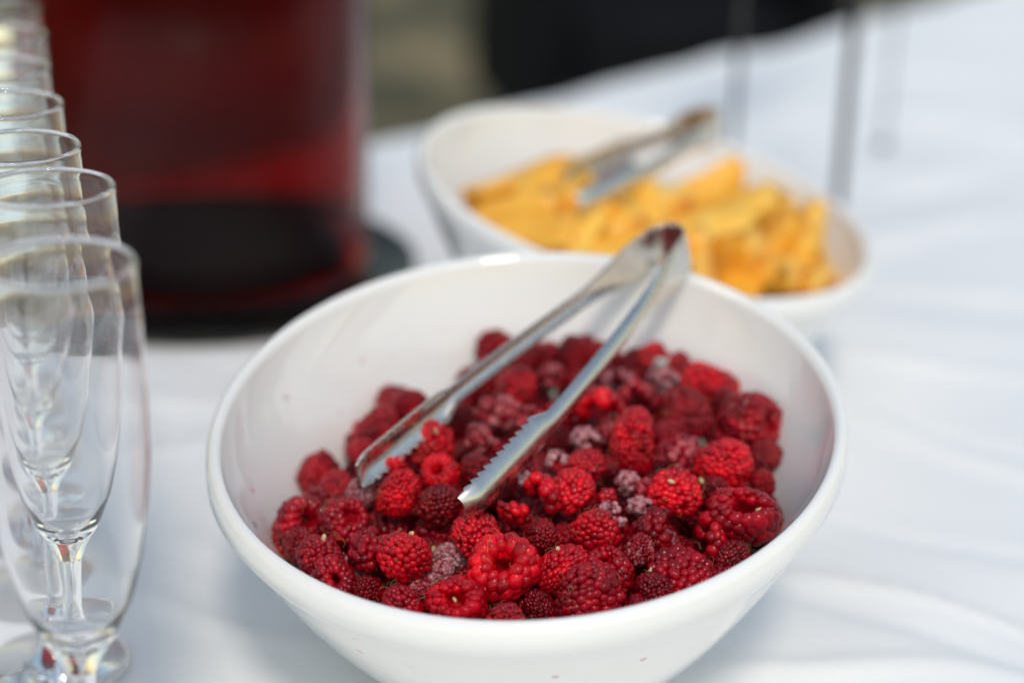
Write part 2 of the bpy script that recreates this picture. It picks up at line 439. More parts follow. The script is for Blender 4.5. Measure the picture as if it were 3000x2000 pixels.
# ------------------------------------------------------------------ champagne flutes
fo = [(0.0, 0.0), (0.028, 0.0), (0.0305, 0.0008), (0.0308, 0.0016), (0.029, 0.0026), (0.016, 0.0046), (0.008, 0.0075), (0.0050, 0.0135), (0.0040, 0.030), (0.0040, 0.066), (0.0050, 0.080),
      (0.0080, 0.0875), (0.0138, 0.097), (0.0190, 0.110), (0.0228, 0.126), (0.0252, 0.144), (0.0265, 0.162), (0.0265, 0.183), (0.0257, 0.205), (0.0245, 0.2262), (0.0248, 0.2276), (0.0246, 0.2288), (0.0239, 0.2295)]
fi = [(0.0232, 0.2288), (0.0230, 0.2276), (0.0233, 0.2262), (0.0249, 0.205), (0.0257, 0.183), (0.0257, 0.162), (0.0244, 0.144), (0.0219, 0.126), (0.0180, 0.110), (0.0124, 0.098), (0.0060, 0.0915), (0.0, 0.0900)]
foot_me = mesh('foot', *lathe(fo[:8], 72), M_GLASS)
stem_me = mesh('stem', *lathe(fo[7:11], 72), M_GLASS)
cup_me = mesh('cup', *lathe(fo[10:] + fi, 72), M_GLASS)
edges = [(105, 30), (133, 105), (157, 205), (170, 308), (245, 430), (330, 555), (380, 770)]
ORD = ['seventh', 'sixth', 'fifth', 'fourth', 'third', 'second', 'first']
for i, (px, py) in enumerate(edges):
    p = on_z(px, py, 0.2296)
    o = empty('champagne_flute', (p.x - 0.0245, p.y, 0.0005)); o.rotation_euler = (R(0.4 * math.sin(i * 2.2)), R(0.4 * math.cos(i * 3.1)), i * 1.1)
    obj('foot', foot_me, o); obj('stem', stem_me, o); obj('cup', cup_me, o)
    tag(o, 'empty clear champagne flute, {} in the row counted from its end beside the raspberry bowl'.format(ORD[i]), 'flute', 'row of champagne flutes')

# ------------------------------------------------------------------ bowls with a slanted rim
def bowl(name, c, rim_z, ta, tb, RR, label, m=None):
    """rim circle of radius RR tilted by slopes ta (y) and tb (x); foot level on the table"""
    zr = lambda a, r: rim_z + math.sin(a) * ta * r + math.cos(a) * tb * r
    n = 160
    # (r, h) with h a fraction of the rim height at that angle
    out = [(0.0, 0.004), (0.040, 0.004), (0.0445, 0.0), (0.049, 0.0), (0.0515, 0.002)]
    rows = []
    def ring(r, zf): return [(r * math.cos(2 * math.pi * i / n), r * math.sin(2 * math.pi * i / n), zf(2 * math.pi * i / n, r)) for i in range(n)]
    for (r, z) in out[1:]: rows.append(ring(r, lambda a, r, z=z: z))
    for k in range(1, 15):                             # outer wall
        s = k / 15
        r = 0.0515 + (RR - 0.0008 - 0.0515) * s
        rows.append(ring(r, lambda a, r, s=s: 0.002 + (zr(a, r) - 0.010 - 0.002) * (0.25 * s + 0.75 * s ** 1.75)))
    th = 0.0068                                        # rounded thick lip
    for q in range(0, 11):
        g = q / 10 * math.pi
        rows.append(ring(RR - th / 2 + th / 2 * math.cos(g), lambda a, r, g=g: zr(a, r) - 0.0060 + 0.0060 * math.sin(g) - (0.004 if q == 0 else 0)))
    ri = RR - th
    for k in range(15, -1, -1):                         # inner wall
        s = k / 16
        r = 0.040 + (ri - 0.0004 - 0.040) * s
        rows.append(ring(r, lambda a, r, s=s: 0.0095 + (zr(a, r) - 0.009 - 0.0095) * (0.2 * s ** 1.3 + 0.8 * s ** 1.85)))
    v = [(0, 0, 0.004)] + [p for rw in rows for p in rw] + [(0, 0, 0.009)]
    f = [(0, 1 + (i + 1) % n, 1 + i) for i in range(n)]
    for k in range(len(rows) - 1):
        for i in range(n):
            j = (i + 1) % n; a0 = 1 + k * n; b0 = a0 + n
            f.append((a0 + i, a0 + j, b0 + j, b0 + i))
    L = 1 + (len(rows) - 1) * n
    f += [(L + i, L + (i + 1) % n, len(v) - 1) for i in range(n)]
    o = obj(name, mesh(name, v, f, m or M_PORC), loc=(c[0], c[1], 0.001))
    return tag(o, label, 'bowl')
B1 = (0.0068, 0.7091); B1Z, B1A, B1B, BR = 0.1172, 0.201, 0.0656, 0.1312
B2 = (0.0742, 1.0266); B2Z, B2A, B2B = 0.1172, 0.089, -0.1874
bowl('serving_bowl', B1, B1Z, B1A, B1B, BR, 'white porcelain bowl full of raspberries', M_PORC_STAINED)
bowl('serving_bowl', B2, B2Z, B2A, B2B, BR, 'white porcelain bowl with steeply slanted rim holding peach slices')
def bowl_in(x, y, B, BZ, A_, B_):
    """height of the inner wall"""
    dx, dy = x - B[0], y - B[1]; r = math.hypot(dx, dy); ri = BR - 0.0068
    s = (r - 0.040) / (ri - 0.0004 - 0.040)
    if s <= 0: return 0.0105
    return 0.0105 + (BZ + A_ * dy + B_ * dx - 0.0185) * (0.2 * s ** 1.3 + 0.8 * s ** 1.85)

# ------------------------------------------------------------------ tongs
def tongs(name, bend, tip_a, tip_b, label, wide=0.0185, jaw=0.050, teeth=11):
    """two channel arms joined by a spring bend; serrated scoop jaws. bend: apex of the spring; tips: ends of the arms"""
    bend, ta, tb = Vector(bend), Vector(tip_a), Vector(tip_b)
    up = (ta - bend).cross(tb - bend).normalized()
    if up.z < 0: up = -up
    mid = ((ta + tb) / 2 - bend).normalized()
    root = empty(name, bend)
    tag(root, label, 'tongs', 'serving tongs')
    side = up.cross(mid).normalized()
    if (ta - tb).dot(side) < 0: side = -side
    rb = 0.0100                                           # spring radius
    def channel(rows, nm):
        """rows: list of (centre, inward n, width axis w, half width, flange, [tooth add])"""
        v, f = [], []
        m = 15
        for (c, n, wd, hw, fl, tw) in rows:
            # cross-section: free edge, flange, rounded corner, base, corner, flange, free edge
            sec = []
            pe = math.acos(max(-0.5, min(0.9, -tw / fl)))
            for k9 in range(m):
                ph9 = pe * (1 - 2 * k9 / (m - 1))
                sec.append((fl * (1 - math.cos(ph9)), hw * math.sin(ph9)))
            for (a, q) in sec:
                p = c + n * a + wd * q - bend
                v.append(tuple(p))
        for k in range(len(rows) - 1):
            for i in range(m - 1):
                f.append((k * m + i, k * m + i + 1, (k + 1) * m + i + 1, (k + 1) * m + i))
        o = obj(nm, mesh(nm, v, f, M_STEEL), root)
        s = o.modifiers.new('solid', 'SOLIDIFY'); s.thickness = 0.0009; s.offset = 0
        bv = o.modifiers.new('bevel', 'BEVEL'); bv.width = 0.00025; bv.segments = 2; bv.limit_method = 'ANGLE'; bv.angle_limit = R(50)
        return o
    for sg, tip in ((1, ta), (-1, tb)):
        start = bend + mid * rb * 1.2 + side * sg * rb
        d = tip - start; L = d.length; d = d / L
        n0 = up.cross(d).normalized()
        if n0.dot(side) * sg > 0: n0 = -n0                 # inward
        rows = []
        nseg = 420
        for k in range(nseg + 1):
            s = k / nseg; dist = L * (1 - s)
            # slight outward bow of the arm
            bow = -n0 * (0.004 * math.sin(math.pi * s))
            c = start + d * (L * s) + bow
            j = max(0.0, min(1.0, 1 - (dist - jaw) / 0.012)); j = j * j * (3 - 2 * j)
            nar = min(1, max(0, s - 0.03) / 0.22); nar = nar * nar * (3 - 2 * nar)
            hw = (wide / 2 * (1 - nar) + 0.0042 * nar) * (1 - j) + 0.0074 * j
            fl = (0.0006 * (1 - nar) + 0.0034 * nar) * (1 - j) + 0.0056 * j
            tw = 0
            if dist < jaw:
                ph = (dist / jaw * teeth) % 1
                tw = -0.0024 * ph if ph < 0.8 else -0.0024 * (1 - ph) * 4
            if dist < 0.009:                               # rounded, tapering nose
                q = 1 - dist / 0.009
                fl *= 1 - 0.6 * q * q; hw *= 1 - 0.25 * q * q; tw *= 1 - q
                c = c + n0 * 0.0035 * q * q
            rows.append((c, n0, up, hw, fl, tw))
        channel(rows, 'arm')
    rows = []
    for k in range(25):
        g = -math.pi / 2 + math.pi * k / 24
        c = bend + mid * (rb * 1.2 - rb * 1.2 * math.cos(g)) + side * rb * math.sin(g) 
        n = (mid * math.cos(g) * 1.0 - side * math.sin(g)).normalized()
        rows.append((c, n, up, wide / 2 * 1.003, 0.0006, 0))
    channel(rows, 'spring_bend')
    return root
bend1 = on_z(1990, 706, 0.158)
tongs('serving_tongs', bend1, on_z(1385, 1500, 0.102), on_z(1030, 1385, 0.098), 'steel serving tongs with serrated jaws lying open on the raspberries')
bend2 = on_z(2095, 355, 0.146)
tongs('serving_tongs', bend2, on_z(1712, 605, 0.131), on_z(1640, 520, 0.130), 'steel serving tongs lying on the peach slices')

# ------------------------------------------------------------------ peach slices
def peach_mesh(Rc, dep, wid, amax):
    """crescent with rounded ends: skin on the outside, two flesh faces meeting at the inner edge"""
    v, f, mi = [], [], []
    nn = 26
    sec = [(0.50, -0.34), (0.56, -0.2), (0.58, 0.0), (0.56, 0.2), (0.50, 0.34), (0.40, 0.47), (0.1, 0.38), (-0.25, 0.2), (-0.46, 0.07), (-0.5, 0.0), (-0.46, -0.07), (-0.25, -0.2), (0.1, -0.38), (0.40, -0.47)]
    m = len(sec)
    for k in range(nn + 1):
        u = -1 + 2 * k / nn
        a = u * amax
        tp = max(0.02, 1 - abs(u) ** 2.6) ** 0.5
        for (x, y) in sec:
            r = Rc + x * dep * tp + 0.12 * dep * (1 - tp)
            v.append((r * math.cos(a), y * wid * tp, r * math.sin(a)))
    for k in range(nn):
        for i in range(m):
            j = (i + 1) % m
            f.append((k * m + i, k * m + j, (k + 1) * m + j, (k + 1) * m + i)); mi.append(1 if i < 4 or i == m - 1 else 0)
    f.append(tuple(range(m))); mi.append(0)
    f.append(tuple(reversed([nn * m + i for i in range(m)]))); mi.append(0)
    return mesh('peach_slice', v, f, [M_PEACH, M_PSKIN], True, mi)
peach_me = [peach_mesh(0.022, 0.026, 0.028, 1.25), peach_mesh(0.020, 0.028, 0.032, 1.2), peach_mesh(0.024, 0.024, 0.025, 1.3)]
def rot_to(z_dir, spin):
    return Vector((0, 0, 1)).rotation_difference(Vector(z_dir).normalized()) @ Quaternion((0, 0, 1), spin)
PEACH = [ # photo pixel, height, (crescent axis tilt) euler degrees, mesh, label
    (2405, 745, 0.083, (8, 12, 205), 2, 'upright peach slice with orange red skin leaning on the low side of its bowl'),
    (2270, 600, 0.078, (75, 10, 20), 0, None), (2180, 640, 0.082, (60, 30, 100), 1, None), (2060, 560, 0.088, (30, 70, 60), 0, None), (1935, 590, 0.092, (80, 20, 10), 2, None),
    (1800, 640, 0.094, (90, 5, 15), 2, None), (1700, 660, 0.092, (60, 40, 80), 1, None), (1600, 560, 0.088, (70, 10, 140), 0, None), (1520, 640, 0.088, (40, 60, 30), 1, None),
    (1560, 700, 0.086, (85, 0, 60), 0, None), (1690, 740, 0.088, (60, 30, 150), 2, None), (1850, 740, 0.090, (75, 15, 75), 1, None), (1760, 490, 0.092, (65, 30, 20), 0, 'peach slice with a red skin edge under the arm of the tongs'),
    (2120, 760, 0.080, (50, 45, 20), 0, None), (2060, 690, 0.086, (80, 10, 120), 2, None), (2230, 820, 0.074, (70, 25, 45), 1, None), (2330, 850, 0.068, (60, 60, 10), 0, None), (2170, 880, 0.070, (85, 20, 160), 0, None),
    (1990, 830, 0.082, (60, 20, 30), 1, None), (2320, 700, 0.076, (30, 60, 140), 0, None), (1480, 560, 0.082, (75, 40, 110), 0, None), (1900, 660, 0.090, (55, 40, 170), 0, None), (2420, 850, 0.062, (80, 20, 20), 1, None),
    (1640, 620, 0.086, (35, 30, 60), 0, None), (1960, 760, 0.080, (20, 60, 10), 1, None), (2250, 740, 0.074, (40, 30, 90), 2, None), (1780, 800, 0.082, (70, 60, 50), 1, None)]
PMARKS = [(1480, 560, 'under the tall side of the bowl'), (1620, 600, 'at the tips of the tongs'), (1560, 700, 'against the inside of the nearer bowl wall'), (1800, 640, 'just below the near tong arm'), (1720, 740, 'low in the heap behind the raspberry bowl'),
          (1935, 570, 'on top of the heap beside the tongs'), (2060, 560, 'lying against the far inner wall'), (2190, 620, 'between the far wall and the upright slice'), (1900, 700, 'in the middle of the heap'), (2060, 720, 'behind the bend of the other tongs'),
          (2000, 830, 'just above the raspberry bowl rim'), (2180, 850, 'against the low front lip of the bowl'), (2330, 720, 'leaning on the upright slice'), (2380, 850, 'at the lowest point of the slanted rim'), (2230, 760, 'below the upright slice')]
def peach_z(x, y):
    dx, dy = x - B2[0], y - B2[1]
    return 0.100 - 0.12 * dx + 0.06 * dy + 0.014 * max(0, 1 - (dx * dx + dy * dy) / 0.0115)
for (px, py, z, e, k, lab) in PEACH:
    p = on_z(px, py, 0.1)
    for _ in range(20): p = 0.5 * p + 0.5 * on_z(px, py, peach_z(p.x, p.y) + (z - 0.083) * 0.35)
    rv = Vector((p.x - B2[0], p.y - B2[1], 0))
    if rv.length > 0.096: p -= rv.normalized() * (rv.length - 0.096)
    o = obj('peach_slice', peach_me[k], loc=p); o.rotation_euler = tuple(R(q) for q in e)
    # the crescent's middle sits off the object origin: shift back onto the point
    off = o.rotation_euler.to_matrix() @ Vector((0.021, 0, 0)); o.location = p - off
    tag(o, lab or 'yellow orange peach slice ' + min(PMARKS, key=lambda q: (q[0] - px) ** 2 + (q[1] - py) ** 2)[2], 'peach slice', 'peach slices in the bowl')
# lower layer of slices filling the bowl
for i in range(22):
    a = i * 2.4; r = 0.085 * math.sqrt((i + 0.5) / 22)
    x, y = B2[0] + r * math.cos(a), B2[1] + r * math.sin(a)
    z = max(0.070, bowl_in(x, y, B2, B2Z, B2A, B2B) + 0.018)
    o = obj('peach_slice', peach_me[i % 3]); o.rotation_euler = (R(70 + 20 * math.sin(i)), R(25 * math.cos(i * 2)), i * 1.3)
    o.location = Vector((x, y, min(z, peach_z(x, y) - 0.010))) - o.rotation_euler.to_matrix() @ Vector((0.021, 0, 0))
    tag(o, 'peach slice in the lower layer under the heaped slices', 'peach slice', 'peach slices under the heap')

# ------------------------------------------------------------------ raspberries
def ico(sub):
    import bmesh
    bm = bmesh.new(); bmesh.ops.create_icosphere(bm, subdivisions=sub, radius=1)
    v = np.array([p.co[:] for p in bm.verts]); f = np.array([[q.index for q in p.verts] for p in bm.faces]); bm.free()
    return v, f
IV, IF = ico(3)
IV2, IF2 = ico(2)
def frame(n, tdir):
    n = n / np.linalg.norm(n); t = tdir - n * (tdir @ n); t = t / (np.linalg.norm(t) + 1e-9)
    return np.stack([t, np.cross(n, t), n], 1)
def berry_mesh(name, seed, hgt=0.95, base=-0.72, squash=(1, 1), dr=0.205, hole=0.34, keep=None, irregular=0.06, high=True):
    """unit raspberry (max radius about 1), tip +Z, hollow core opening at -Z"""
    g = np.random.default_rng(seed)
    iv, if_ = (IV, IF) if high else (IV2, IF2)
    # profile by arc: tip -> widest -> base lip -> into the core
    pts = [(0.02, hgt), (0.33, hgt * 0.9), (0.62, hgt * 0.62), (0.80, hgt * 0.22), (0.86, -0.18), (0.80, base + 0.22), (0.64, base + 0.02), (hole + dr + 0.09, base - 0.03), (hole + dr, base + 0.06), (hole + dr - 0.02, base + 0.30)]
    path = np.array(smooth_path([(a, 0, c) for a, c in pts], 400))[:, [0, 2]]
    seg = np.linalg.norm(np.diff(path, axis=0), axis=1); cum = np.r_[0, np.cumsum(seg)]
    V, Fc, MI = [], [], []
    nv = 0
    step = dr * 1.46
    rows = int(cum[-1] / step)
    for k in range(rows + 1):
        s = min(cum[-1], (k + 0.15) * step)
        i = min(len(path) - 2, int(np.searchsorted(cum, s)))
        r, z = path[i]; tn = path[i + 1] - path[i]; tn = tn / np.linalg.norm(tn)
        nr, nz = -tn[1], tn[0]
        # outward normal: right of travel
        if nr * (r) + nz * (z + 0.1) < 0 and s < cum[-1] * 0.75: nr, nz = -nr, -nz
        if s >= cum[-1] * 0.75: nr, nz = -tn[1], tn[0]
        cnt = max(1, int(round(2 * math.pi * max(r, 0.03) / (dr * 1.58))))
        if r < 0.1: cnt = 1
        lip = 0.62 < s / cum[-1] < 0.9
        for c in range(cnt):
            a = 2 * math.pi * (c + 0.5 * (k % 2)) / cnt + g.normal() * irregular * 1.3 + k * 0.13
            if keep is not None and not keep(a, z, g): continue
            ca, sa = math.cos(a), math.sin(a)
            rr_ = r + g.normal() * irregular * 0.35
            ctr = np.array([rr_ * ca, rr_ * sa, z + g.normal() * irregular * 0.4])
            nrm = np.array([nr * ca, nr * sa, nz]) + g.normal(size=3) * 0.08
            tdir = np.array([tn[0] * ca, tn[0] * sa, tn[1]])
            Fm = frame(nrm, tdir)
            sc = dr * (1 + g.normal() * 0.13)
            scl = np.array([sc * (1.3 if lip else 1.10), sc * 1.08, sc * 1.08])
            q = iv * scl
            # small squarish swell so that neighbours read as packed cells
            q = q * (1 + 0.05 * np.cos(2 * np.arctan2(iv[:, 1], iv[:, 0])[:, None] * 2) * (1 - iv[:, 2:3] ** 2))
            V.append((Fm @ q.T).T + ctr); Fc.append(if_ + nv); nv += len(iv); MI.append(np.zeros(len(if_), int))
    # inner body, hollow, closes the gaps between drupelets
    if keep is None:
        ib = [(0.0, hgt - 0.10), (0.30, hgt * 0.85 - 0.08), (0.56, hgt * 0.58), (0.73, hgt * 0.2), (0.79, -0.18), (0.74, base + 0.22), (0.66, base + 0.12), (hole + dr + 0.04, base + 0.09), (hole + 0.10, base + 0.2), (hole + 0.04, base + 0.5), (hole * 0.7, base + 0.95), (0.0, base + 1.1)]
        lv, lf = lathe(ib, 20)
        lv = np.array(lv)
        lf3 = []
        for q in lf:
            if len(q) == 4: lf3 += [(q[0], q[1], q[2]), (q[0], q[2], q[3])]
            else: lf3.append(q)
        V.append(lv); Fc.append(np.array(lf3) + nv); MI.append(np.ones(len(lf3), int)); nv += len(lv)
    V = np.concatenate(V); Fc = np.concatenate(Fc); MI = np.concatenate(MI)
    V[:, 0] *= squash[0]; V[:, 1] *= squash[1]
    # soft uneven sag
    V += 0.085 * np.sin(V[:, [1, 2, 0]] * 2.3 + seed)
    return mesh(name, V, Fc, [M_RASP, M_CORE], True, MI)
WHOLE = [berry_mesh('drupelets', 1, dr=0.145, hole=0.2, high=False), berry_mesh('drupelets', 2, 1.05, -0.8, (0.95, 1.0), 0.135, 0.18, high=False), berry_mesh('drupelets', 3, 0.8, -0.66, (1.05, 0.95), 0.165, 0.22, high=False),
         berry_mesh('drupelets', 4, 1.15, -0.9, (0.9, 0.92), 0.135, 0.18, high=False), berry_mesh('drupelets', 5, 0.72, -0.62, (1.0, 1.05), 0.145, 0.2, irregular=0.08, high=False),
         berry_mesh('drupelets', 6, 0.9, -0.7, (1.08, 0.9), 0.125, 0.2, high=False)]
HOLEB = [berry_mesh('drupelets', 21, 0.8, -0.62, (1.03, 1.0), 0.20, 0.30, irregular=0.03), berry_mesh('drupelets', 22, 0.85, -0.66, (1.0, 1.04), 0.19, 0.33, irregular=0.04)]
half = lambda lo: (lambda a, z, g: math.cos(a + 0.4 * z) > lo + 0.2 * g.normal())
BROKEN = [berry_mesh('drupelets', 31, 0.9, -0.7, (1, 1), 0.25, 0.34, half(-0.1), 0.12), berry_mesh('drupelets', 32, 0.8, -0.66, (1, 1), 0.27, 0.34, half(0.15), 0.15),
          berry_mesh('drupelets', 33, 0.9, -0.7, (1, 1), 0.23, 0.30, lambda a, z, g: z > 0.05 + 0.2 * g.normal(), 0.14)]
CRUMB = [berry_mesh('drupelets', 61, 0.8, -0.6, (1, 0.8), 0.24, 0.2, lambda a, z, g: z > -0.25 and math.cos(a) > -0.35 + 0.2 * g.normal(), 0.12), berry_mesh('drupelets', 62, 0.7, -0.6, (0.9, 1), 0.27, 0.2, lambda a, z, g: z > 0.0 and math.cos(a) > -0.6 + 0.2 * g.normal(), 0.14),
         berry_mesh('drupelets', 63, 0.8, -0.6, (1, 1), 0.21, 0.2, lambda a, z, g: z > -0.3 and math.cos(a + z) > -0.2 + 0.2 * g.normal(), 0.13), berry_mesh('drupelets', 64, 0.7, -0.6, (1, 1), 0.42, 0.2, lambda a, z, g: z > 0.1, 0.15)]
def hair_mesh(seed, n):
    g = np.random.default_rng(seed); V, F_ = [], []
    for _ in range(n):
        d = g.normal(size=3); d /= np.linalg.norm(d)
        p = d * np.array([0.98, 0.98, 0.95]); tdir = np.cross(d, g.normal(size=3)); tdir /= np.linalg.norm(tdir); c2 = np.cross(d, tdir)
        ln = 0.16 + 0.2 * g.random(); ph = g.random() * 6
        prev = None
        for k in range(7):
            u = k / 6
            q = p + d * (0.16 * math.sin(u * 2.2)) + tdir * ln * u + c2 * 0.1 * math.sin(ph + u * 3)
            rad = 0.009 * (1 - 0.6 * u)
            ring = [len(V) + i for i in range(3)]
            for i in range(3):
                aa = 2.094 * i; V.append(q + (d * math.cos(aa) + c2 * math.sin(aa)) * rad)
            if prev:
                for i in range(3): F_.append((prev[i], prev[(i + 1) % 3], ring[(i + 1) % 3], ring[i]))
            prev = ring
    return mesh('hairs', V, F_, M_HAIR, True)
HAIRS = [hair_mesh(s, 16) for s in (51, 52, 53)]

def pile_z(x, y):
    dx, dy = x - B1[0], y - B1[1]
    return 0.0860 + 0.08 * dx + 0.11 * dy + 0.008 * max(0, 1 - (dx * dx + dy * dy) / 0.0115)
def on_pile(px, py, lift=0.0):
    p = on_z(px, py, 0.09)
    for _ in range(12):
        p = on_z(px, py, pile_z(p.x, p.y) + lift)
    return p
# colour classes: rgb + frost amount
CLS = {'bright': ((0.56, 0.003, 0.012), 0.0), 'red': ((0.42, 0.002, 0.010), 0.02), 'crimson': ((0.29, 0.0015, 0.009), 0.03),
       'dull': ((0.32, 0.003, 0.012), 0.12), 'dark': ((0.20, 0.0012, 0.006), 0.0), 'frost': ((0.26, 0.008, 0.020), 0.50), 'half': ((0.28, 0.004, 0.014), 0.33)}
WORD = {'bright': 'bright red', 'red': 'red', 'crimson': 'dark crimson', 'dull': 'dull crimson', 'dark': 'very dark', 'frost': 'frosty', 'half': 'partly frosted'}
